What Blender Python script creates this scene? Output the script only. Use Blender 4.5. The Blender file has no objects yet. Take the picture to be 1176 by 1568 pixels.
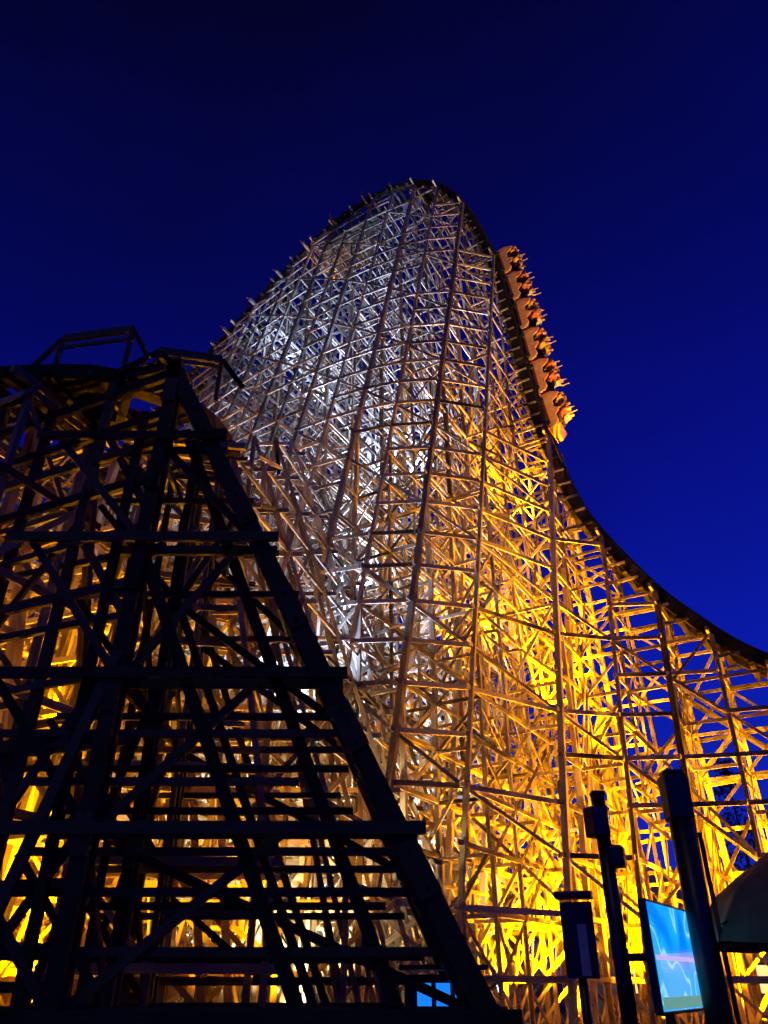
import bpy, math, random
import numpy as np
from mathutils import Vector, Matrix
rng = random.Random(7)
V = Vector
scene = bpy.context.scene

# ---------------------------------------------------------------- materials
def new_mat(name):
    m = bpy.data.materials.new(name); m.use_nodes = True
    nt = m.node_tree
    return m, nt, nt.nodes["Principled BSDF"]

def wood_mat(name, dark, light, rough=0.8):
    m, nt, b = new_mat(name)
    a = nt.nodes.new("ShaderNodeAttribute"); a.attribute_name = "bcoord"
    t = nt.nodes.new("ShaderNodeAttribute"); t.attribute_name = "tone"
    mp = nt.nodes.new("ShaderNodeMapping"); mp.inputs["Scale"].default_value = (0.8, 22, 22)
    nt.links.new(a.outputs["Vector"], mp.inputs[0])
    n = nt.nodes.new("ShaderNodeTexNoise"); n.inputs["Scale"].default_value = 1.6; n.inputs["Detail"].default_value = 5
    nt.links.new(mp.outputs[0], n.inputs["Vector"])
    n2 = nt.nodes.new("ShaderNodeTexNoise"); n2.inputs["Scale"].default_value = 1.3; n2.inputs["Detail"].default_value = 3
    nt.links.new(a.outputs["Vector"], n2.inputs["Vector"])
    ad = nt.nodes.new("ShaderNodeMath"); ad.operation = 'MULTIPLY_ADD'
    nt.links.new(n.outputs[0], ad.inputs[0]); ad.inputs[1].default_value = 0.9
    nt.links.new(t.outputs["Fac"], ad.inputs[2])
    ad2 = nt.nodes.new("ShaderNodeMath"); ad2.operation = 'MULTIPLY_ADD'
    nt.links.new(n2.outputs[0], ad2.inputs[0]); ad2.inputs[1].default_value = 0.6
    nt.links.new(ad.outputs[0], ad2.inputs[2])
    mr = nt.nodes.new("ShaderNodeMapRange"); mr.inputs[1].default_value = 0.62; mr.inputs[2].default_value = 1.8
    nt.links.new(ad2.outputs[0], mr.inputs[0])
    r = nt.nodes.new("ShaderNodeMix"); r.data_type = 'RGBA'
    r.inputs[6].default_value = (*dark, 1); r.inputs[7].default_value = (*light, 1)
    nt.links.new(mr.outputs[0], r.inputs[0])
    nt.links.new(r.outputs[2], b.inputs["Base Color"])
    b.inputs["Roughness"].default_value = rough
    b.inputs["Specular IOR Level"].default_value = 0.15
    bp = nt.nodes.new("ShaderNodeBump"); bp.inputs["Strength"].default_value = 0.35; bp.inputs["Distance"].default_value = 0.02
    nt.links.new(n.outputs[0], bp.inputs["Height"]); nt.links.new(bp.outputs[0], b.inputs["Normal"])
    return m

def noise_mat(name, c1, c2, scale=5, rough=0.7, metal=0.0, bump=0.2):
    m, nt, b = new_mat(name)
    tc = nt.nodes.new("ShaderNodeTexCoord")
    n = nt.nodes.new("ShaderNodeTexNoise"); n.inputs["Scale"].default_value = scale; n.inputs["Detail"].default_value = 8
    nt.links.new(tc.outputs["Object"], n.inputs["Vector"])
    cr = nt.nodes.new("ShaderNodeValToRGB")
    cr.color_ramp.elements[0].color = (*c1, 1); cr.color_ramp.elements[1].color = (*c2, 1)
    cr.color_ramp.elements[0].position = 0.3; cr.color_ramp.elements[1].position = 0.7
    nt.links.new(n.outputs[0], cr.inputs[0]); nt.links.new(cr.outputs[0], b.inputs["Base Color"])
    b.inputs["Roughness"].default_value = rough; b.inputs["Metallic"].default_value = metal
    if bump:
        bp = nt.nodes.new("ShaderNodeBump"); bp.inputs["Strength"].default_value = bump; bp.inputs["Distance"].default_value = 0.03
        nt.links.new(n.outputs[0], bp.inputs["Height"]); nt.links.new(bp.outputs[0], b.inputs["Normal"])
    return m

def emit_mat(name, col, s):
    m, nt, b = new_mat(name)
    b.inputs["Base Color"].default_value = (*[min(1,c*.2) for c in col], 1)
    b.inputs["Emission Color"].default_value = (*[min(1,c) for c in col], 1)
    b.inputs["Emission Strength"].default_value = s
    return m

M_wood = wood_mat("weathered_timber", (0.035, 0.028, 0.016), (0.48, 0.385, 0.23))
M_wood_dk = wood_mat("shade_darkened_timber", (0.012, 0.011, 0.006), (0.10, 0.09, 0.05))  # same timber, shade put into the colour so foreground bents read as silhouettes
M_ledger = wood_mat("laminated_track_wood", (0.010, 0.007, 0.004), (0.03, 0.02, 0.012))
M_rail = noise_mat("rusty_red_rail", (0.18, 0.02, 0.008), (0.32, 0.05, 0.016), 8, 0.5, 0.2)
M_dkrail = noise_mat("dark_steel_rail", (0.02, 0.015, 0.010), (0.05, 0.035, 0.02), 8, 0.5, 0.4)
M_steel = noise_mat("galvanised_steel", (0.35, 0.36, 0.37), (0.55, 0.56, 0.58), 12, 0.4, 0.8)
M_black = noise_mat("black_powder_coat", (0.008, 0.008, 0.008), (0.02, 0.02, 0.02), 9, 0.4, 0.0, 0.05)
M_conc = noise_mat("concrete", (0.2, 0.2, 0.17), (0.36, 0.35, 0.3), 6, 0.9)

# ---------------------------------------------------------------- beam collector
class Beams:
    def __init__(s): s.v=[]; s.f=[]; s.c=[]; s.t=[]
    def add(s, p, q, w=0.15, h=0.15, tone=None, side=None):
        p=V(p); q=V(q); d=q-p; L=d.length
        if L<1e-3: return
        d/=L
        if side is None:
            side = d.cross(V((0,0,1)))
            if side.length<1e-3: side=V((1,0,0))
        else: side=V(side)
        side=(side-d*side.dot(d)).normalized()
        up=side.cross(d)
        if tone is None: tone=rng.random()
        o=(rng.random()*50,rng.random()*50,rng.random()*50)
        b=len(s.v)
        for (e,l) in ((p,0),(q,L)):
            for (a,c) in ((-1,-1),(1,-1),(1,1),(-1,1)):
                s.v.append(tuple(e+side*(a*w/2)+up*(c*h/2)))
                s.c.append((o[0]+l,o[1]+a*w/2,o[2]+c*h/2)); s.t.append(tone)
        for f in ((0,1,2,3),(7,6,5,4),(0,4,5,1),(1,5,6,2),(2,6,7,3),(3,7,4,0)):
            s.f.append(tuple(b+k for k in f))
    def build(s, name, mat, parent=None):
        me=bpy.data.meshes.new(name); me.from_pydata(s.v,[],s.f)
        a=me.attributes.new("bcoord",'FLOAT_VECTOR','POINT'); a.data.foreach_set("vector",np.array(s.c,dtype=np.float32).ravel())
        a=me.attributes.new("tone",'FLOAT','POINT'); a.data.foreach_set("value",np.array(s.t,dtype=np.float32))
        me.materials.append(mat); me.update()
        o=bpy.data.objects.new(name,me); scene.collection.objects.link(o)
        if parent: o.parent=parent
        return o

def empty(name, loc=(0,0,0)):
    e=bpy.data.objects.new(name,None); e.location=loc; scene.collection.objects.link(e); return e

def mesh_obj(name, verts, faces, mat, parent=None, smooth=False):
    me=bpy.data.meshes.new(name); me.from_pydata([tuple(v) for v in verts],[],faces)
    mats = mat if isinstance(mat,(list,tuple)) else [mat]
    for m in mats: me.materials.append(m)
    if smooth:
        for p in me.polygons: p.use_smooth=True
    o=bpy.data.objects.new(name,me); scene.collection.objects.link(o)
    if parent: o.parent=parent
    return o

def bevel(o,w,seg=2):
    m=o.modifiers.new("bevel",'BEVEL'); m.width=w; m.segments=seg; m.limit_method='ANGLE'
    return o

def box_obj(name, c, s, mat, parent=None, bev=0.01, rot=0):
    x,y,z=[k/2 for k in s]
    vs=[(-x,-y,-z),(x,-y,-z),(x,y,-z),(-x,y,-z),(-x,-y,z),(x,-y,z),(x,y,z),(-x,y,z)]
    o=mesh_obj(name,vs,[(3,2,1,0),(4,5,6,7),(0,1,5,4),(1,2,6,5),(2,3,7,6),(3,0,4,7)],mat,parent)
    o.location=c; o.rotation_euler=(0,0,rot)
    if bev: bevel(o,bev)
    return o

def cyl_obj(name, p, q, r0, r1, mat, parent=None, n=20):
    p=V(p); q=V(q); d=(q-p).normalized(); s=d.cross(V((0,0,1)))
    if s.length<1e-3: s=V((1,0,0))
    s.normalize(); u=s.cross(d)
    vs=[];fs=[]
    for (e,r) in ((p,r0),(q,r1)):
        for i in range(n):
            a=2*math.pi*i/n; vs.append(e+s*(r*math.cos(a))+u*(r*math.sin(a)))
    for i in range(n): fs.append((i,(i+1)%n,n+(i+1)%n,n+i))
    fs.append(tuple(range(n))[::-1]); fs.append(tuple(range(n,2*n)))
    o=mesh_obj(name,vs,fs,mat,parent)
    for pl in o.data.polygons:
        if len(pl.vertices)==4: pl.use_smooth=True
    return o

# ---------------------------------------------------------------- curves
def catmull(pts, n=24):
    P=[V(p) for p in pts]; P=[P[0]*2-P[1]]+P+[P[-1]*2-P[-2]]
    out=[]
    for i in range(1,len(P)-2):
        a,b,c,d=P[i-1:i+3]
        for k in range(n):
            t=k/n
            out.append(0.5*((2*b)+(c-a)*t+(2*a-5*b+4*c-d)*t*t+(3*b-a-3*c+d)*t**3))
    out.append(P[-2]); return out

def resample(curve, step, horizontal=False):
    L=[0]
    for a,b in zip(curve,curve[1:]):
        d=b-a
        if horizontal: d=V((d.x,d.y,0))
        L.append(L[-1]+d.length)
    n=max(2,int(L[-1]/step)); out=[]; j=0
    for i in range(n+1):
        s=L[-1]*i/n
        while j<len(L)-2 and L[j+1]<s: j+=1
        t=(s-L[j])/max(1e-6,L[j+1]-L[j])
        out.append(curve[j].lerp(curve[j+1],min(1,max(0,t))))
    return out

def frames(pts):
    fr=[]
    for i,p in enumerate(pts):
        t=(pts[min(i+1,len(pts)-1)]-pts[max(i-1,0)]).normalized()
        h=V((t.x,t.y,0)).normalized(); N=V((h.y,-h.x,0))
        U=N.cross(t)
        if U.z<0: U=-U
        fr.append((p,t,N,U))
    return fr

coaster = empty("wooden_roller_coaster")
feet=[]

def trestle(B, pts, spacing, lh, osp, kn, kf, maxn, maxf, w=0.16, pd=0.75, pl=0.4, drop=0.7, big=2, chaos=0.0, thin=999):
    cur=catmull(pts); st=resample(cur,spacing,True)
    S=[]
    for i,p in enumerate(st):
        t=st[min(i+1,len(st)-1)]-st[max(i-1,0)]; t.z=0; t.normalize()
        n=V((-t.y,t.x,0))
        S.append((V((p.x,p.y,0)),t,n,p.z-drop))
    def env(z,top,k,mx): return min(mx, 0.9+k*max(0,top-z))
    offs=[-0.9,0.9]
    j=1
    while 0.9+j*osp<=maxn+0.1: offs.append(-0.9-j*osp); j+=1
    j=1
    while 0.9+j*osp<=maxf+0.1: offs.append(0.9+j*osp); j+=1
    offs.sort()
    def fd(z): return 1.0 if z<thin else max(.3, 1-(z-thin)*.045)
    def hof(o,top):
        k=kn if o<0 else kf
        ex=abs(o)-0.9
        if ex<0.01: return top
        return top-ex/k if k>0 else 0
    prev=None; pp=None
    for i,(c,t,n,top) in enumerate(S):
        H={o:hof(o,top) for o in offs}
        def P(o,z,dt=0): return c+n*o+t*dt+V((0,0,z))
        lev=[lh*m for m in range(1,int(top/lh)+1)]
        major = (i%big==0)
        ww = w*1.5 if major else w
        for o in offs:
            h=H[o]
            if h<lh*0.7: continue
            feet.append(P(o,0))
            z=0; sgn=1
            while z<h-0.01:
                z2=min(h,z+lh*3)
                B.add(P(o,z,sgn*w*0.25),P(o,z2+min(0.3,h-z2),sgn*w*0.25),ww,ww*1.1,side=n)
                sgn=-sgn; z=z2
        for sg,k,mx in ((-1,kn,maxn),(1,kf,maxf)):
            if k<=0: continue
            zc=top-(mx-0.9)/k
            if zc<0: zc=0
            e0=0.9+k*(top-zc)
            B.add(P(sg*0.9,top,w*.9),P(sg*e0,zc,w*.9),ww*1.2,ww*1.4,side=n)
            if zc>0: B.add(P(sg*e0,zc,w*.9),P(sg*e0,0,w*.9),ww*1.2,ww*1.4,side=n)
            feet.append(P(sg*e0,0))
            if top>14 and major:
                for fz in (.7,.42):
                    z1=top*fz
                    B.add(P(sg*0.9,z1,-w*.9),P(sg*min(mx-.5,0.9+k*z1*0.85),0,-w*.9),ww,ww*1.3,side=n)
        for z in lev:
            en=env(z,top,kn,maxn); ef=env(z,top,kf,maxf)
            B.add(P(-en-rng.uniform(.1,.5),z,w*.85),P(ef+0.3,z,w*.85),w*.4,w*1.4)
            if rng.random()<0.5*fd(z): B.add(P(-en-0.2,z,-w*.85),P(ef+0.2,z,-w*.85),w*.4,w*1.4)
            if chaos and rng.random()<.5*fd(z):
                a_=rng.uniform(-en,ef); b_=a_+rng.uniform(2,5)
                B.add(P(a_,z-lh*.5,w),P(min(b_,ef),z-lh*.5,w),w*.4,w)
        B.add(P(-1.5,top+0.08),P(1.5,top+0.08),w,w*1.6)
        for a,b in zip(offs,offs[1:]):
            hm=min(H[a],H[b])
            m=0
            while (m+1)*lh<=hm+0.1:
                z0,z1=m*lh,(m+1)*lh
                if rng.random()<pd*fd(z0):
                    if rng.random()<0.5: B.add(P(a,z0,w),P(b,z1,w),w*.4,w*1.1)
                    else: B.add(P(b,z0,-w),P(a,z1,-w),w*.4,w*1.1)
                if chaos and rng.random()<chaos*fd(z0) and (m+3)*lh<hm:
                    zt=z0+lh*rng.choice((2,2.5,3))
                    if rng.random()<.5: B.add(P(a,z0,w*1.4),P(b,zt,w*1.4),w*.4,w*1.15)
                    else: B.add(P(b,z0,-w*1.4),P(a,zt,-w*1.4),w*.4,w*1.15)
                m+=1
        if prev:
            pc,pt,pn,ptop,pH=prev
            def Q(o,z): return pc+pn*o+V((0,0,z))
            for o in offs:
                h=min(H[o],pH[o]); m=1
                while m*lh<=h+0.1:
                    so=w if rng.random()<.5 else -w
                    if rng.random()<(.8 if chaos else 1)*(1 if m*lh<thin else .6):
                        B.add(P(o+so,m*lh-.05),Q(o+so,m*lh-.05),w*.4,w*1.2)
                    if rng.random()<pl*fd(m*lh):
                        if rng.random()<0.5: B.add(P(o-so,m*lh),Q(o-so,(m-1)*lh),w*.4,w*1.0)
                        else: B.add(Q(o-so,m*lh),P(o-so,(m-1)*lh),w*.4,w*1.0)
                    if chaos and pp and rng.random()<chaos*.8*fd(m*lh) and m>=3:
                        qc,qn=pp
                        R0=qc+qn*(o+so*2)
                        if rng.random()<.5: B.add(R0+V((0,0,m*lh)),P(o+so*2,(m-rng.choice((2,3)))*lh),w*.4,w*1.15)
                        else: B.add(R0+V((0,0,(m-rng.choice((2,3)))*lh)),P(o+so*2,m*lh),w*.4,w*1.15)
                    m+=1
                if abs(ptop-top)>lh*0.8 and abs(o)<1:
                    zz=min(ptop,top)
                    while zz<max(ptop,top):
                        f=(zz-ptop)/(top-ptop)
                        hi=P if top>ptop else Q
                        lo=Q(o,0).lerp(P(o,0),f)+V((0,0,zz))
                        B.add(hi(o,zz),lo,w*.6,w*1.2); zz+=lh/2
            for sg,k,mx in ((-1,kn,maxn),(1,kf,maxf)):
                if k<=0: continue
                m=1
                while m*lh<min(top,ptop):
                    z=m*lh
                    if rng.random()<(.75 if chaos else 1):
                        B.add(P(sg*(env(z,top,k,mx)+.12),z),Q(sg*(env(z,ptop,k,mx)+.12),z),w*.5,w*1.5)
                    if (i+m)%3==0 and (m+1)*lh<min(top,ptop):
                        B.add(P(sg*env(z,top,k,mx),z),Q(sg*env(z+lh,ptop,k,mx),z+lh),w*.45,w*1.1)
                    m+=1
            pp=(pc,pn)
        prev=(c,t,n,top,H)

def track(pts, name, stubs=True, railmat=M_rail, lw=.34, lhgt=.42, tiemat=M_ledger, seg=None):
    cur=catmull(pts); fr=frames(resample(cur,0.5))
    if seg: fr=[f for f in fr if seg(f[0])]
    L=Beams(); R=Beams(); W=Beams(); K=Beams()
    for (p,t,N,U),(p2,t2,N2,U2) in zip(fr,fr[1:]):
        for s in (-1,1):
            L.add(p+N*s*.72-U*(lhgt/2+.04)-t*.02,p2+N2*s*.72-U2*(lhgt/2+.04)+t*.02,lw,lhgt,side=N)
            R.add(p+N*s*.66+U*.0-t*.01,p2+N2*s*.66+U2*.0+t*.01,0.16,0.07,side=N)
    for i,(p,t,N,U) in enumerate(fr):
        if i%2==0:
            K.add(p-N*1.2-U*(lhgt+.11),p+N*1.2-U*(lhgt+.11),0.2,0.14)
        if stubs and i%6==0:
            W.add(p-N*1.7-U*.75,p+N*1.7-U*.75,0.16,0.2)
            for s in (-1,1):
                W.add(p+N*s*1.5-U*.75,p+N*s*1.5+U*.05,0.1,0.1)
    L.build(name+"_laminated_ledgers",M_ledger,coaster)
    R.build(name+"_steel_rails",railmat,coaster)
    K.build(name+"_cross_ties",tiemat,coaster)
    if stubs: W.build(name+"_outriggers",M_wood,coaster)
    return fr

# ---------------------------------------------------------------- main hill
def onplane(x): return 34.4-0.577*(x-3)
lift=[(-46,12),(-34,23.5),(-25,32.3),(-18,38.8),(-12.9,43.6),(-9.7,46.6),(-5.6,50.2),(-2.5,51.9),(0.4,52.3)]
dropp=[(3,51.3),(5.2,48.2),(6.85,42.6),(7.75,36.2),(8.2,30.8),(8.8,25.2),(9.8,20.6),(11.5,16.7),(12.9,14.4),(15,12.0),(19,9.7),(24,9.2),(30,10.5)]
allP=[(x,onplane(x),z) for x,z in lift+dropp]
B=Beams()
trestle(B, allP, 1.75, 1.65, 2.3, 0.26, 0.17, 14.5, 6.5, w=0.105, pd=0.8, pl=0.5, chaos=.32, thin=20)
B.build("main_hill_lattice",M_wood,coaster)
fr_all=track(allP,"lift_hill_track",True,M_dkrail,.34,.36,seg=lambda p:p.x<1.0)
frD=track(allP,"drop_track",False,M_dkrail,.36,.5,seg=lambda p:p.x>=0.6)

# ---------------------------------------------------------------- left low structure and turn
leftP=[(-34,26,17.0),(-22,20.4,16.6),(-14,16.6,15.6),(-10.1,14.8,14.6),(-7.4,13.5,13.5),(-6.0,13.5,13.3),(-5.3,14.6,13.7),(-5.2,16,14.4),(-5.6,18.5,15.6),(-7.2,21.5,16.6),(-10,25,18),(-15,29,19)]
C=Beams()
trestle(C,leftP[:5],2.1,2.1,2.5,0.0,0.2,0.95,3.4,w=0.13,pd=0.5,pl=0.3)
C.build("turnaround_lattice",M_wood,coaster)
D=Beams()
trestle(D,[(-10,25,18),(-7.2,21.5,16.6),(-5.6,18.5,15.6),(-5.2,16,14.4)],2.0,1.8,2.1,0.0,0.2,3.0,3,w=0.115,pd=0.6,pl=0.25,chaos=.1)
for i in range(5):
    y=17.5+2.8*i; zt=15.2+2.1*i; x0=-4.6+.2*i; sl_=.33
    for k in range(4):
        D.add((x0+.8*k,y+.1*k,zt-2.6*k),(x0+.8*k+sl_*(zt-2.6*k)*(1-.12*k),y,0),.12,.17,side=(1,0,0))
    for k in range(3): D.add((x0+1.9*k,y,0),(x0+1.9*k,y,zt-1.9*k/sl_),.14,.14)
    z=1.6
    while z<zt:
        xe=x0+sl_*(zt-z); D.add((x0-.6,y+.1,z),(xe+.4,y+.1,z),.05,.15)
        if z+1.6<zt:
            xm=(x0+xe)/2
            if rng.random()<.7: D.add((x0,y-.1,z+1.6),(xm,y-.1,z),.05,.13)
            if rng.random()<.7: D.add((xm,y-.1,z),(xe-.5,y-.1,z+1.6),.05,.13)
        if i<4:
            D.add((xe,y,z+.1),(xe+.8,y+2.8,z+.1),.05,.14)
            if rng.random()<.5: D.add((x0+1,y,z),(x0+1.2,y+2.8,z+1.6),.05,.12)
        z+=1.6
D.build("rising_curve_lattice",M_wood,coaster)
track(leftP,"turnaround_track",False,M_rail)

E=Beams()
P2=[(-36,36,20),(-30,33,20),(-22,29,20),(-15,25.5,19.5),(-8,22.5,18)]
trestle(E,P2,1.6,1.6,2.0,0.12,0.2,4,4,w=0.12,pd=0.75,pl=0.5,chaos=.2)
E.build("second_turn_lattice",M_wood,coaster)
track(P2,"second_turn_track",False)

# foreground bents
F=Beams()
def hero(y,ztop,xp,xf,lvls,left,main=True):
    sc=1 if main else .75
    for s in (-.15,.15):
        F.add((xp,y+s,0),(xp,y+s,ztop+.3),0.24*sc,0.12,side=(1,0,0))
        F.add((xp-.12,y+s,ztop+.25),(xf,y+s,0),0.31*sc,0.12,side=(1,0,0))
    F.add((xp-0.5,y,0),(xp-0.5,y,ztop-1.0),0.16*sc,0.12,side=(1,0,0))
    F.add((xp,y,ztop*.66),(xp+(xf-xp)*.60,y,0),0.2*sc,0.12,side=(1,0,0))
    if main: F.add((xp+.3,y+.3,ztop*.9),(xp+(xf-xp)*.8,y+.3,0),0.2*sc,0.12,side=(1,0,0))
    F.add((xp,y-.2,ztop*.5),(xp-1.6,y-.2,0),0.16*sc,0.12,side=(1,0,0))
    for k in range(6):
        f=0.1+0.16*k; a=V((xp-.12,y-.235,ztop+.25)).lerp(V((xf,y-.235,0)),f); b=V((xp-.12,y-.235,ztop+.25)).lerp(V((xf,y-.235,0)),f+.055)
        F.add(a,b,0.34*sc,0.05,side=(1,0,0))
        for q in (.15,.85):
            c=a.lerp(b,q); F.add(c+V((0,-.06,0)),c+V((0,0,0)),.05,.05,tone=0)
        z=ztop*(.08+.17*k); F.add((xp,y-.235,z),(xp,y-.235,z+.6),0.27*sc,0.05,side=(1,0,0))
    for i_,z in enumerate(lvls):
        xe=xp+(xf-xp)*(1-z/ztop)
        F.add((xp-left,y-.28,z),(xe+.4,y-.28,z),0.08,0.18*sc)
        if main: F.add((xp-.6,y+.28,z+.02),(xe+.3,y+.28,z+.02),0.08,0.18)
        if i_<2:
            for dz in (.75,1.5):
                zz=z+dz; xe=xp+(xf-xp)*(1-zz/ztop)
                F.add((xp-left*rng.uniform(.3,1.6),y+.2,zz),(xe-rng.uniform(0,1.2),y+.2,zz),0.07,0.12)
    for a,b in zip(lvls,lvls[1:]):
        xa=xp+(xf-xp)*(1-a/ztop)
        if rng.random()<.5: F.add((xa,y+.1,a),(xp,y+.1,b),0.06,0.15)
        if rng.random()<.4: F.add((xp,y+.14,a),((xa+xp)/2,y+.14,b),0.06,0.14)
        F.add((xp,y-.1,a),(xp-2.0,y-.1,b),0.06,0.14)
lv=[1.2,3.5,5.85,8.4,10.7]
hy=[(12,12.5),(14.4,12.9),(16.8,13.6)]
for i,(y,zt) in enumerate(hy):
    hero(y,zt,-4.4,2.0,lv,1.8 if i else 2.4,i==0)
for (y0,z0),(y1,z1) in zip(hy,hy[1:]):
    for z in lv:
        F.add((-4.6,y0,z+.15),(-4.6,y1,z+.15),0.07,0.16)
        xe=-4.4+6.4*(1-z/12.5)
        F.add((xe,y0,z+.2),(xe,y1,z+.2),0.07,0.16)
    for a,b in zip(lv[::2],lv[1::2]):
        xa=-4.4+6.4*(1-a/12.5); xb=-4.4+6.4*(1-b/12.5)
        F.add((xa,y0,a+.2),(xb,y1,b+.2),0.07,0.16)
        F.add((-4.5,y1,a+.2),(-4.5,y0,b+.2),0.07,0.16)
dL=V((-.906,.423,0))
z=.7
while z<12.3:
    l=8+.5*(12.5-z)
    p=V((-4.4,11.85,z+rng.uniform(-.1,.1))); F.add(p,p+dL*l+V((0,0,rng.uniform(-.1,.5))),0.09,0.13 if rng.random()<.5 else .2)
    if rng.random()<.35:
        q=p+V((0,1.3,.3)); F.add(q,q+dL*l*.9+V((0,0,rng.uniform(-.1,.6))),0.08,0.15)
    z+=rng.uniform(.7,1.2)
p=V((-4.4,11.85,12.45)); F.add(p,p+dL*9,.1,.24)
for k in range(1,8):
    p=V((-4.4,11.9,0))+dL*(1.75*k); zt=12.6+.24*k
    F.add(p,p+V((0,0,zt)),0.17,0.17); feet.append(p)
    for zz,hh in ((1.2,2.6),(3.8,2.2),(6.5,2.4),(9.2,2.2)):
        r_=rng.random()
        if r_<.5: F.add(p+V((0,0,zt-zz)),p+V((0,0,zt-zz))-dL*1.75+V((0,0,-hh)),0.07,0.15)
        elif r_<.8: F.add(p+V((0,0,zt-zz-hh)),p+V((0,0,zt-zz))-dL*1.75,0.07,0.15)
# side walkway: two stringers, planks, joist ends and a rail, on top of the left posts
wa=V((-4.5,12.05,12.85)); wb=wa+dL*12.2+V((0,0,1.75))
for o in (0,.55): F.add(wa+V((0,o,0)),wb+V((0,o,0)),.08,.22)
nP=34
for k in range(nP):
    c=wa.lerp(wb,k/nP); F.add(c+V((-.05,-.1,.14)),c+V((.05,.7,.14)),.3,.04)
for k in range(7):
    c=wa.lerp(wb,k/6.0)
    F.add(c+V((-.15,-.5,-.15)),c+V((.35,1.6,-.15)),.1,.18)
def railframe(a,b,h):
    a=V(a); b=V(b)
    F.add(a-V((0,0,.5)),a+V((0,0,h)),.09,.1); F.add(b-V((0,0,.5)),b+V((0,0,h)),.09,.1)
    F.add(a+V((0,0,h)),b+V((0,0,h)),.09,.2,tone=1.5); F.add(a+V((0,0,h*.7)),b+V((0,0,h*.7)),.05,.1,tone=1.4)
    d=(b-a).normalized()
    F.add(a+V((0,0,h)),a-d*.8,.08,.11); F.add(b+V((0,0,h)),b+d*.6,.08,.11)
railframe((-7.7,13.1,13.7),(-5.85,12.6,13.5),1.0)
railframe((-5.2,12.8,13.2),(-3.9,13.4,13.5),.8)
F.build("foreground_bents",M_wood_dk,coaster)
for y,zt in hy: feet += [V((-4.4,y,0)),V((2.0,y,0))]

box_obj("crest_board",(2.0,34.0,48.6),(1.4,.08,1.2),noise_mat("white_paint",(.6,.6,.55),(.8,.8,.75),3,.5),coaster,.02,-.5)
G=Beams()
for x in (-4,-2.5,-1):
    G.add((x,onplane(x)-2,47.8),(x,onplane(x)+2,47.8),.2,.3)
for k in range(9):
    G.add((-4.4,onplane(-4.4)-2+.45*k,48.0),(-.5,onplane(-.5)-2+.45*k,48.0),.3,.08)
G.build("crest_platform",M_wood_dk,coaster)

FT=Beams(); seen=set()
for p in feet:
    k=(round(p.x*2),round(p.y*2))
    if k in seen: continue
    seen.add(k); FT.add((p.x,p.y,-.3),(p.x,p.y,.18),.4,.4)
FT.build("concrete_footings",M_conc,coaster)

# ---------------------------------------------------------------- train
M_body=noise_mat("train_orange_paint",(.80,.24,.03),(.9,.52,.14),2.5,.35,0,.02)
M_trim=noise_mat("train_dark_trim",(.12,.03,.015),(.22,.06,.02),6,.4,0,.02)
M_seat=noise_mat("seat_vinyl",(.3,.10,.03),(.5,.2,.06),9,.5)
M_skin=noise_mat("skin",(.5,.28,.18),(.62,.38,.26),5,.5,0,0)
shirts=[noise_mat("shirt_fabric_"+n,c,tuple(min(1,k*1.3) for k in c),9,.9,0,0) for n,c in (("red",(.5,.12,.05)),("white",(.6,.55,.45)),("yellow",(.6,.4,.05)),("tan",(.45,.28,.12)))]
M_hair=noise_mat("hair",(.06,.03,.014),(.2,.11,.05),20,.6,0,0)
M_jeans=noise_mat("trousers",(.08,.05,.04),(.14,.09,.06),20,.9,0,0)

def rider_mesh(shirt,armup):
    J=[(0,0,.12),(0,0,.32),(0,0,.5),(0,0,.6),(.02,0,.7),(.03,0,.8),
       (0,.19,.52),(.10,.25,.66 if armup else .30),(.12,.24,.94 if armup else .26),(.13,.24,1.05 if armup else .27),
       (0,-.19,.52),(.10,-.25,.66 if armup else .30),(.16,-.22,.92 if armup else .26),(.18,-.22,1.03 if armup else .27),
       (.40,.1,.14),(.46,.1,-.25),(.56,.1,-.30),(.40,-.1,.14),(.46,-.1,-.25),(.56,-.1,-.30)]
    Ed=[(0,1),(1,2),(2,3),(3,4),(4,5),(2,6),(6,7),(7,8),(8,9),(2,10),(10,11),(11,12),(12,13),(0,14),(14,15),(15,16),(0,17),(17,18),(18,19)]
    Rd=[.15,.14,.16,.06,.1,.09,.075,.05,.038,.045,.075,.05,.038,.045,.09,.06,.05,.09,.06,.05]
    me=bpy.data.meshes.new("rider_skel"); me.from_pydata(J,Ed,[])
    o=bpy.data.objects.new("rider_skel",me); scene.collection.objects.link(o)
    o.modifiers.new("skin",'SKIN')
    for v,r in zip(me.skin_vertices[0].data,Rd): v.radius=(r,r)
    me.skin_vertices[0].data[0].use_root=True
    s=o.modifiers.new("sub",'SUBSURF'); s.levels=1
    bpy.context.view_layer.update()
    dg=bpy.context.evaluated_depsgraph_get()
    r=bpy.data.meshes.new_from_object(o.evaluated_get(dg)); r.name="rider_body"
    bpy.data.objects.remove(o)
    r.materials.clear()
    for mm in (shirt,M_skin,M_hair,M_jeans): r.materials.append(mm)
    for p in r.polygons:
        c=p.center; p.use_smooth=True; i=0
        if c.z>.58 and abs(c.y)<.14: i=1
        if c.z>.72 and abs(c.y)<.14 and (c.x<.02 or c.z>.84): i=2
        if abs(c.y)>.2 and (c.z>.72 if armup else c.x>.08): i=1
        if c.z<.12 or c.x>.16 and c.z<.22 and abs(c.y)<.2: i=3
        p.material_index=i
    return r
riders=[rider_mesh(shirts[i%4],i%3==1) for i in range(6)]

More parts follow.
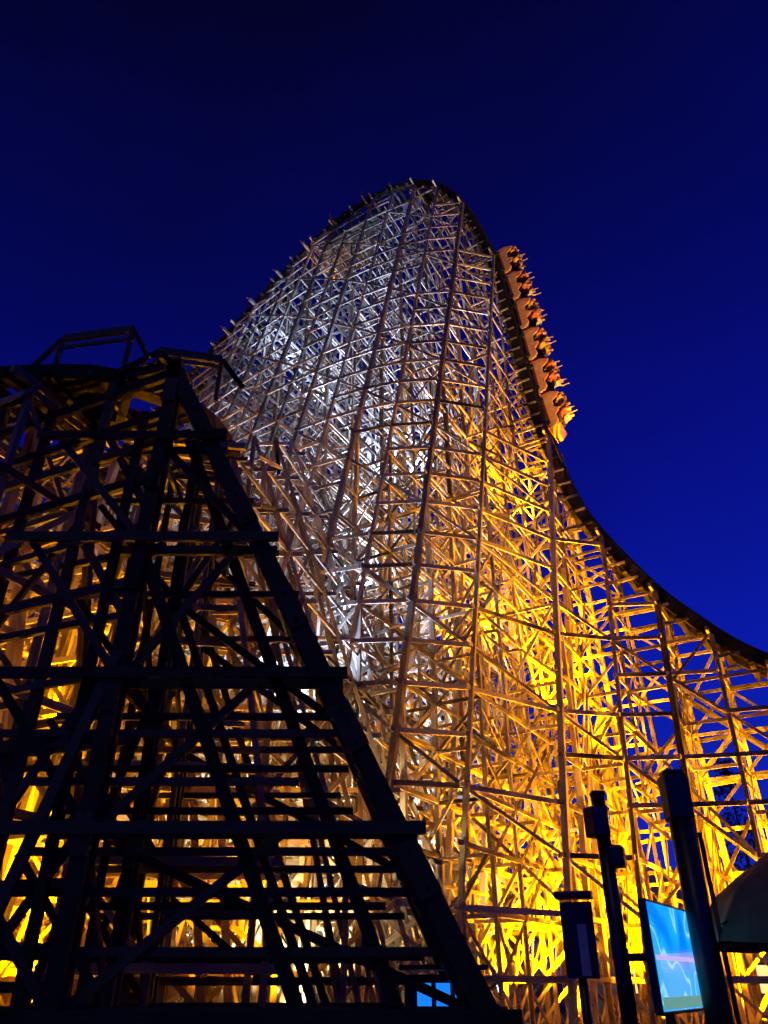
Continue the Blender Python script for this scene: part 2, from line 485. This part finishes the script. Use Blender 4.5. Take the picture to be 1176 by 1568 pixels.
train=empty("coaster_train")
def car_meshes():
    vs=[];fs=[]
    prof=[(-1.2,.16),(-1.22,.75),(-.98,1.15),(-.7,1.08),(-.5,.72),(-.1,.70),(.05,.95),(.25,.9),(.45,.66),(.85,.72),(1.12,.58),(1.22,.3),(1.15,.16)]
    n=len(prof)
    for y,sc in ((-.68,.94),(-.6,1),(.6,1),(.68,.94)):
        for x,z in prof: vs.append((x*sc,y,.5+(z-.5)*sc))
    for r in range(3):
        for i in range(n):
            j=(i+1)%n
            if r==1 and 2<=i<=9: continue
            fs.append((r*n+i,r*n+j,(r+1)*n+j,(r+1)*n+i))
    fs.append(tuple(range(n))[::-1]); fs.append(tuple(range(3*n,4*n)))
    return vs,fs
cv,cf=car_meshes()
start=next(i for i,f in enumerate(frD) if f[0].z<39.4)
ri=0
for k in range(6):
    idx=start+int(k*2.5/0.5)
    p,t,N,U=frD[idx]
    X=t; Z=U; Y=Z.cross(X)
    M=Matrix(((X.x,Y.x,Z.x,p.x),(X.y,Y.y,Z.y,p.y),(X.z,Y.z,Z.z,p.z),(0,0,0,1)))
    car=empty("car_%d"%(k+1)); car.parent=train; car.matrix_world=M
    sh=mesh_obj("body_shell",cv,cf,M_body,car); bevel(sh,.03)
    box_obj("chassis",(0,0,.14),(2.0,1.0,.16),M_trim,car,.03)
    box_obj("side_skirt",(0,0,.24),(1.9,1.44,.12),M_trim,car,.03)
    if k==5:
        nose=mesh_obj("nose_cone",[(1.0,-.6,.15),(1.0,.6,.15),(1.0,.6,.75),(1.0,-.6,.75),(1.6,-.3,.2),(1.6,.3,.2),(1.5,.28,.5),(1.5,-.28,.5)],[(0,1,5,4),(1,2,6,5),(2,3,7,6),(3,0,4,7),(4,5,6,7)],M_body,car); bevel(nose,.06,3)
    for x in (-.75,.1):
        for y in (-.3,.3):
            box_obj("seat_back",(x-.12,y,.95),(.12,.46,.85),M_seat,car,.05)
            box_obj("seat_base",(x+.12,y,.5),(.45,.46,.12),M_seat,car,.04)
            cyl_obj("lap_bar",(x+.35,y-.2,.78),(x+.35,y+.2,.78),.025,.025,M_steel,car,8)
            r=bpy.data.objects.new("rider",riders[ri%6]); ri+=1
            scene.collection.objects.link(r); r.parent=car; r.location=(x+.08,y,.66)
    for x in (-.8,.8):
        for y in (-.7,.7):
            cyl_obj("wheel",(x,y-.05,.16),(x,y+.05,.16),.15,.15,M_black,car,16)

# ---------------------------------------------------------------- floodlights
glow={}
def lamp(loc,target,col,power,angle=110,rad=.2,blend=.6):
    e=empty("floodlight",loc)
    d=(V(target)-V(loc)).normalized(); q=d.to_track_quat('-Z','Y')
    h=box_obj("housing",(0,0,0),(.4,.3,.14),M_black,e,.03); h.rotation_euler=q.to_euler()
    h.location=-d*.10
    if col not in glow: glow[col]=emit_mat("lens_glow",col,15)
    g=box_obj("lens",(0,0,0),(.34,.24,.02),glow[col],e,0); g.rotation_euler=q.to_euler()
    cyl_obj("bracket",(0,0,-.5),-d*.15,.03,.03,M_steel,e,8)
    ld=bpy.data.lights.new("lamp",'SPOT'); ld.energy=power; ld.color=col; ld.spot_size=math.radians(angle); ld.spot_blend=blend; ld.shadow_soft_size=rad
    l=bpy.data.objects.new("lamp",ld); scene.collection.objects.link(l); l.parent=e; l.location=d*.08; l.rotation_euler=q.to_euler()
WH=(0.48,0.72,1.60); WW=(1,.76,.46); AM=(1.0,.38,.0)
lamp((-2.5,32.6,.6),(-1.5,35,50),WH,66000,54)
lamp((.5,32.4,.6),(0,34.5,50),WH,60000,54)
lamp((-7,36.2,.6),(-6,38,45),WH,40000,70)
lamp((-2,33,16),(-1.5,35,50),WH,30000,85)
lamp((1,32.6,23),(0.2,34.9,52),WH,25000,90)
lamp((-8.5,37.5,18),(-8,39.5,48),WH,25000,100)
lamp((-4.5,37,33),(-4,37.2,52),WH,12000,110)
lamp((-1,29.3,.6),(-1,30,12),WW,18000,140)
lamp((-4.5,30,.6),(-3.5,32,12),WW,16000,140)
lamp((-1.5,30.8,8),(-1.5,31.8,22),WH,16000,105)
lamp((-5,31.5,7),(-5,33,22),WH,12000,130)
# amber right
for x,y in ((6.5,31.0),(9.3,29.6),(12,28.2),(15.5,26.4),(20,23.6)):
    lamp((x,y,.6),(x,y+.3,20),AM,40000,140)
lamp((7,30.5,11),(7.5,31,34),AM,34000,115)
lamp((9.8,29.8,8),(8.6,31,30),AM,27000,100)
lamp((6.8,31.5,20),(7.4,31.5,40),AM,26000,90)
lamp((4,29,.6),(4.5,30,14),AM,26000,130)
lamp((3.4,31,13),(4.5,32,26),AM,14000,100)
lamp((15,20,.6),(10.0,30.5,35),(1,.52,.07),80000,16,blend=.25)  # extra spot, added only to brighten the near side of the train
# amber left
for x,y in ((-9,21),(-14,23.5),(-20,26.5),(-12,29),(-24,33)):
    lamp((x,y,.6),(x-.3,y+1.5,14),AM,36000,140)
lamp((-10,22,8),(-10.5,23.5,20),AM,20000,140)
lamp((-17,25.5,9),(-17,27,20),AM,20000,140)
lamp((-8.5,16.5,.6),(-9,19,14),AM,3500,120)
lamp((-14.5,19.5,.6),(-15,22,14),AM,5000,120)
lamp((-2.5,22,.6),(-3,24,14),WW,12000,130)
lamp((-3.2,19.5,.6),(-3.5,21,14),AM,6000,120)
lamp((-3.0,25,9),(-3.2,26,20),WH,9000,130)
lamp((-4,37.5,45),(-3,37,51),AM,900,120)

# ---------------------------------------------------------------- ground, building, trees
gm=noise_mat("asphalt",(.03,.03,.027),(.06,.055,.045),1.5,.85)
mesh_obj("ground",[(-800,-800,0),(800,-800,0),(800,800,0),(-800,800,0)],[(0,1,2,3)],gm)
mesh_obj("gravel_bed",[(-50,14,.004),(30,10,.004),(34,50,.004),(-50,70,.004)],[(0,1,2,3)],noise_mat("gravel",(.10,.09,.06),(.24,.22,.15),14,.95,0,.5))

def building(name,x0,y0,w,d,h,lit):
    e=empty(name,(x0,y0,0))
    wall=noise_mat("stucco",(.45,.46,.42),(.62,.62,.56),2,.85)
    roofm=noise_mat("standing_seam_roof",(.25,.28,.3),(.4,.43,.46),2,.4,.4)
    box_obj("walls",(w/2,d/2,h/2),(w,d,h),wall,e,.02)
    mesh_obj("roof",[(-1,-1,h+.003),(w+1,-1,h+.003),(w+1,d+1,h+.003),(-1,d+1,h+.003),(1.5,d/2,h+2.6),(w-1.5,d/2,h+2.6)],[(3,2,1,0),(0,1,5,4),(1,2,5),(2,3,4,5),(3,0,4)],roofm,e)
    wm=emit_mat("window_glow",lit,1.6)
    box_obj("door",(w/2,-.05,1.05),(1.1,.08,2.1),M_black,e,.01)
    n=int(w/3)
    for i in range(n):
        for z in (1.7,4.6):
            if z+1>h: continue
            cx=(i+.5)*w/n
            if abs(cx-w/2)<1.5 and z<2: continue
            box_obj("window_frame",(cx,-.03,z),(1.7,.1,1.5),M_black,e,0)
            box_obj("window_pane",(cx,-.09,z),(1.5,.03,1.3),wm,e,0)
    return e
building("station_building",-16,52,24,9,6.5,(.6,.82,1))
building("gift_shop",12,48,14,8,5,(1,.6,.2))
lamp((-6,48.5,.5),(-6,53,5),WH,2500,140)

leaf=noise_mat("pine_foliage",(.02,.035,.012),(.07,.10,.03),3,.9,0,0)
bark=noise_mat("bark",(.05,.035,.02),(.12,.08,.04),8,.95)
def tree_mesh(h,seed):
    r=random.Random(seed); vs=[];fs=[]
    n=8
    for lv_ in range(6):
        z=h*lv_/5*.97; rad=.28*(1-lv_/5.2)
        for i in range(n):
            a=2*math.pi*i/n; vs.append((rad*math.cos(a)+.1*math.sin(lv_),rad*math.sin(a),z))
    for l in range(5):
        for i in range(n): fs.append((l*n+i,l*n+(i+1)%n,(l+1)*n+(i+1)%n,(l+1)*n+i))
    nb=len(fs)
    for b_ in range(70):
        z=h*(.15+.83*r.random()); R=(h-z)*.30*(.6+.6*r.random())+.3; a=r.random()*6.28
        d=V((math.cos(a),math.sin(a),-.2)); base=V((0,0,z))
        for k in range(26):
            f=r.random()**.6; c=base+d*R*f+V((r.gauss(0,.25),r.gauss(0,.25),r.gauss(0,.18)))
            s=.22+.2*r.random(); u=V((r.gauss(0,1),r.gauss(0,1),r.gauss(0,.5))).normalized()*s; w_=V((r.gauss(0,1),r.gauss(0,1),-.6)).normalized()*s
            i=len(vs); vs+= [tuple(c),tuple(c+u),tuple(c+w_)]; fs.append((i,i+1,i+2))
    me=bpy.data.meshes.new("pine_tree"); me.from_pydata(vs,[],fs); me.materials.append(bark); me.materials.append(leaf)
    for i,p in enumerate(me.polygons): p.material_index=0 if i<nb else 1
    return me
tm=[tree_mesh(15,1),tree_mesh(18,2),tree_mesh(13,3)]
for i in range(26):
    x=-60+i*4.6+rng.uniform(-1.5,1.5); y=rng.uniform(64,76)
    o=bpy.data.objects.new("pine_tree",tm[i%3]); scene.collection.objects.link(o); o.location=(x,y,0); o.rotation_euler=(0,0,rng.random()*6); s=rng.uniform(.75,1.1); o.scale=(s,s,s)
for x,y in ((27,44),(31,47),(34,42)):
    o=bpy.data.objects.new("pine_tree",tm[i%3]); i+=1; scene.collection.objects.link(o); o.location=(x,y,0); o.scale=(.8,.8,.8)

# ---------------------------------------------------------------- street furniture
def screen_mat():
    m,nt,b=new_mat("lit_display")
    tc=nt.nodes.new("ShaderNodeTexCoord")
    n=nt.nodes.new("ShaderNodeTexNoise"); n.inputs["Scale"].default_value=1.3; n.inputs["Detail"].default_value=1.5; n.inputs["Distortion"].default_value=.4
    nt.links.new(tc.outputs["Object"],n.inputs["Vector"])
    cr=nt.nodes.new("ShaderNodeValToRGB"); el=cr.color_ramp.elements
    el[0].position=.0; el[0].color=(.0,.14,.85,1); el[1].position=1; el[1].color=(.1,.5,1,1)
    for pos,c in ((.40,(.0,.25,1.0,1)),(.52,(.01,.46,1.0,1)),(.54,(.35,.75,1,1)),(.56,(.02,.42,1.0,1))):
        e=el.new(pos); e.color=c
    nt.links.new(n.outputs[0],cr.inputs[0])
    nt.links.new(cr.outputs[0],b.inputs["Emission Color"]); b.inputs["Emission Strength"].default_value=1.0
    b.inputs["Base Color"].default_value=(.01,.01,.01,1); b.inputs["Roughness"].default_value=.15
    return m
M_scr=screen_mat()
scr=empty("display_screen",(3.03,9.2,1.82))
ang=math.atan2(1.4,.87)
box_obj("casing",(0,0,0),(1.68,.08,.99),M_black,scr,.015,ang)
nrm=V((math.sin(ang),-math.cos(ang),0))
if nrm.x*3+nrm.y*9>0: nrm=-nrm
box_obj("display_panel",tuple(nrm*.044),(1.62,.012,.93),M_scr,scr,0,ang)
box_obj("caption_bar",tuple(nrm*.053+V((0,0,-.02))),(1.62,.006,.04),emit_mat("caption_glow",(.6,.5,1),.9),scr,0,ang)
box_obj("footer_bar",tuple(nrm*.053+V((0,0,-.40))),(1.62,.006,.10),emit_mat("footer_glow",(.2,.55,.5),.6),scr,0,ang)
cyl_obj("mount_arm",(0,0,0),tuple(-nrm*.5),.04,.04,M_black,scr,10)
cyl_obj("stand",tuple(-nrm*.12+V((0,0,-1.82))),tuple(-nrm*.12+V((0,0,-.3))),.05,.05,M_black,scr,12)

pl=empty("light_post",(3.33,9,0))
cyl_obj("shaft",(0,0,0),(0,0,3.5),.135,.125,M_black,pl)
cyl_obj("base_flange",(0,0,0),(0,0,.12),.22,.2,M_black,pl)
box_obj("lantern_head",(0,0,3.38),(.27,.27,.5),M_black,pl,.03)
box_obj("cap",(0,0,3.65),(.22,.22,.05),M_black,pl,.02)
cyl_obj("conduit",(.17,-.05,0),(.17,-.05,3.0),.025,.025,M_black,pl,8)
p2=empty("speaker_post",(2.44,9,0))
cyl_obj("shaft",(0,0,0),(0,0,3.4),.085,.075,M_black,p2)
cyl_obj("base_flange",(0,0,0),(0,0,.1),.17,.15,M_black,p2)
box_obj("speaker_box",(-.08,-.1,3.1),(.2,.22,.32),M_black,p2,.03,.4)
box_obj("speaker_box_2",(.1,-.08,2.75),(.16,.2,.22),M_black,p2,.03,-.4)
box_obj("cap",(0,0,3.42),(.15,.15,.05),M_black,p2,.01)
p3=empty("information_sign",(2.2,9.8,0))
cyl_obj("post",(0,0,0),(0,0,1.9),.05,.05,M_black,p3,12)
box_obj("frame",(0,-.08,2.0),(.36,.06,.75),M_black,p3,.01,-.35)
box_obj("sign_face",(0.03,-.125,1.9),(.10,.01,.5),noise_mat("brushed_plate",(.3,.3,.33),(.45,.46,.5),6,.4),p3,0,-.35)
box_obj("hood",(-.02,-.12,2.44),(.42,.25,.08),M_black,p3,.02,-.35)
kk=empty("ticket_kiosk",(1.0,15,0))
box_obj("cabinet",(0,.3,.85),(1.3,.5,1.7),M_black,kk,.03)
for i,x in enumerate((-.32,.0,.32)):
    box_obj("display_%d"%(i+1),(x,.04,1.2),(.24,.02,.75),emit_mat("blue_display_%d"%i,(.01,.22,1.0),1.1),kk,0)
box_obj("awning",(0,.1,1.8),(1.5,.9,.08),M_black,kk,.02)

um=empty("patio_umbrella",(5.75,9.3,0))
vs=[];fs=[];ns=8;sub=6;rings=7
fab=noise_mat("tan_canvas",(.12,.075,.03),(.2,.13,.06),3,.9,0,.3)
N_=ns*sub
for r in range(rings+1):
    f=r/rings
    for i in range(N_):
        a=2*math.pi*(i/N_)+.2; ph=(i%sub)/sub
        sag=math.sin(math.pi*ph)
        R=2.35*f*(1-.07*sag*f)
        z=3.35-1.15*f**1.6 -.12*sag*f
        if r==rings: R=2.35*(1-.09*sag); z=1.95-.05*sag
        vs.append((R*math.cos(a),R*math.sin(a),z))
for r in range(rings):
    for i in range(N_): fs.append((r*N_+i,r*N_+(i+1)%N_,(r+1)*N_+(i+1)%N_,(r+1)*N_+i))
cn=mesh_obj("canopy",vs,fs,fab,um,True); sd=cn.modifiers.new("solid",'SOLIDIFY'); sd.thickness=.01
cyl_obj("pole",(0,0,0),(0,0,3.5),.04,.04,M_black,um,12)
cyl_obj("base",(0,0,0),(0,0,.1),.4,.38,M_conc,um)
for i in range(ns):
    a=2*math.pi*i/ns+.2
    cyl_obj("rib_%d"%(i+1),(0,0,3.2),(2.3*math.cos(a),2.3*math.sin(a),2.1),.015,.012,M_black,um,6)

fn=Beams()
for i in range(16):
    x=-5+i*1.0; fn.add((x,10.6,0),(x,10.6,1.1),.08,.08)
for z in (.35,.7,1.05): fn.add((-5,10.6,z),(10,10.6,z),.05,.09)
fn.build("queue_fence",M_wood_dk)

# ---------------------------------------------------------------- world
w=bpy.data.worlds.new("World"); scene.world=w; w.use_nodes=True
nt=w.node_tree; bg=nt.nodes["Background"]
tc=nt.nodes.new("ShaderNodeTexCoord"); sx=nt.nodes.new("ShaderNodeSeparateXYZ")
nt.links.new(tc.outputs["Generated"],sx.inputs[0])
hn=nt.nodes.new("ShaderNodeTexNoise"); hn.inputs["Scale"].default_value=5; hn.inputs["Detail"].default_value=8
nt.links.new(tc.outputs["Generated"],hn.inputs["Vector"])
ha=nt.nodes.new("ShaderNodeMath"); ha.operation='MULTIPLY_ADD'; ha.inputs[1].default_value=.09
nt.links.new(hn.outputs[0],ha.inputs[0]); nt.links.new(sx.outputs["Z"],ha.inputs[2])
# dusk glow side: a little lighter towards +x
hb=nt.nodes.new("ShaderNodeMath"); hb.operation='MULTIPLY_ADD'; hb.inputs[1].default_value=-.12
nt.links.new(sx.outputs["X"],hb.inputs[0]); nt.links.new(ha.outputs[0],hb.inputs[2])
cr=nt.nodes.new("ShaderNodeValToRGB"); el=cr.color_ramp.elements
el[0].position=0; el[0].color=(.003,.018,.44,1)
el[1].position=1; el[1].color=(.0008,.0008,.014,1)
for p_,c in ((.34,(.002,.009,.37)),(.54,(.0016,.004,.22)),(.76,(.001,.002,.10)),(.93,(.0009,.0011,.036))):
    e=el.new(p_); e.color=(*c,1)
nt.links.new(hb.outputs[0],cr.inputs[0])
sky=nt.nodes.new("ShaderNodeTexSky"); sky.sky_type='NISHITA'; sky.sun_disc=False
sky.sun_elevation=math.radians(-4); sky.sun_rotation=math.radians(60)
mx=nt.nodes.new("ShaderNodeMix"); mx.data_type='RGBA'; mx.blend_type='ADD'; mx.inputs[0].default_value=.02
nt.links.new(cr.outputs[0],mx.inputs[6]); nt.links.new(sky.outputs[0],mx.inputs[7])
nt.links.new(mx.outputs[2],bg.inputs[0]); bg.inputs[1].default_value=1.0
sl=bpy.data.lights.new("front_fill",'SUN'); sl.energy=.08; sl.angle=math.radians(20); sl.color=(1,.85,.6)  # weak made-up fill, added to lift the front faces of the foreground beams
so=bpy.data.objects.new("front_fill",sl); scene.collection.objects.link(so); so.rotation_euler=(math.radians(40),0,math.radians(-25))

# ---------------------------------------------------------------- camera
cd=bpy.data.cameras.new("camera"); cam=bpy.data.objects.new("camera",cd); scene.collection.objects.link(cam)
cam.location=(0,0,1.6); cam.rotation_euler=(math.radians(90+32),0,0)
cd.sensor_fit='VERTICAL'; cd.sensor_height=24; cd.lens=24*1150/1568; cd.clip_end=3000
scene.camera=cam
scene.view_settings.view_transform='Standard'; scene.view_settings.look='None'; scene.view_settings.exposure=0
print("beams main",len(B.f)//6)
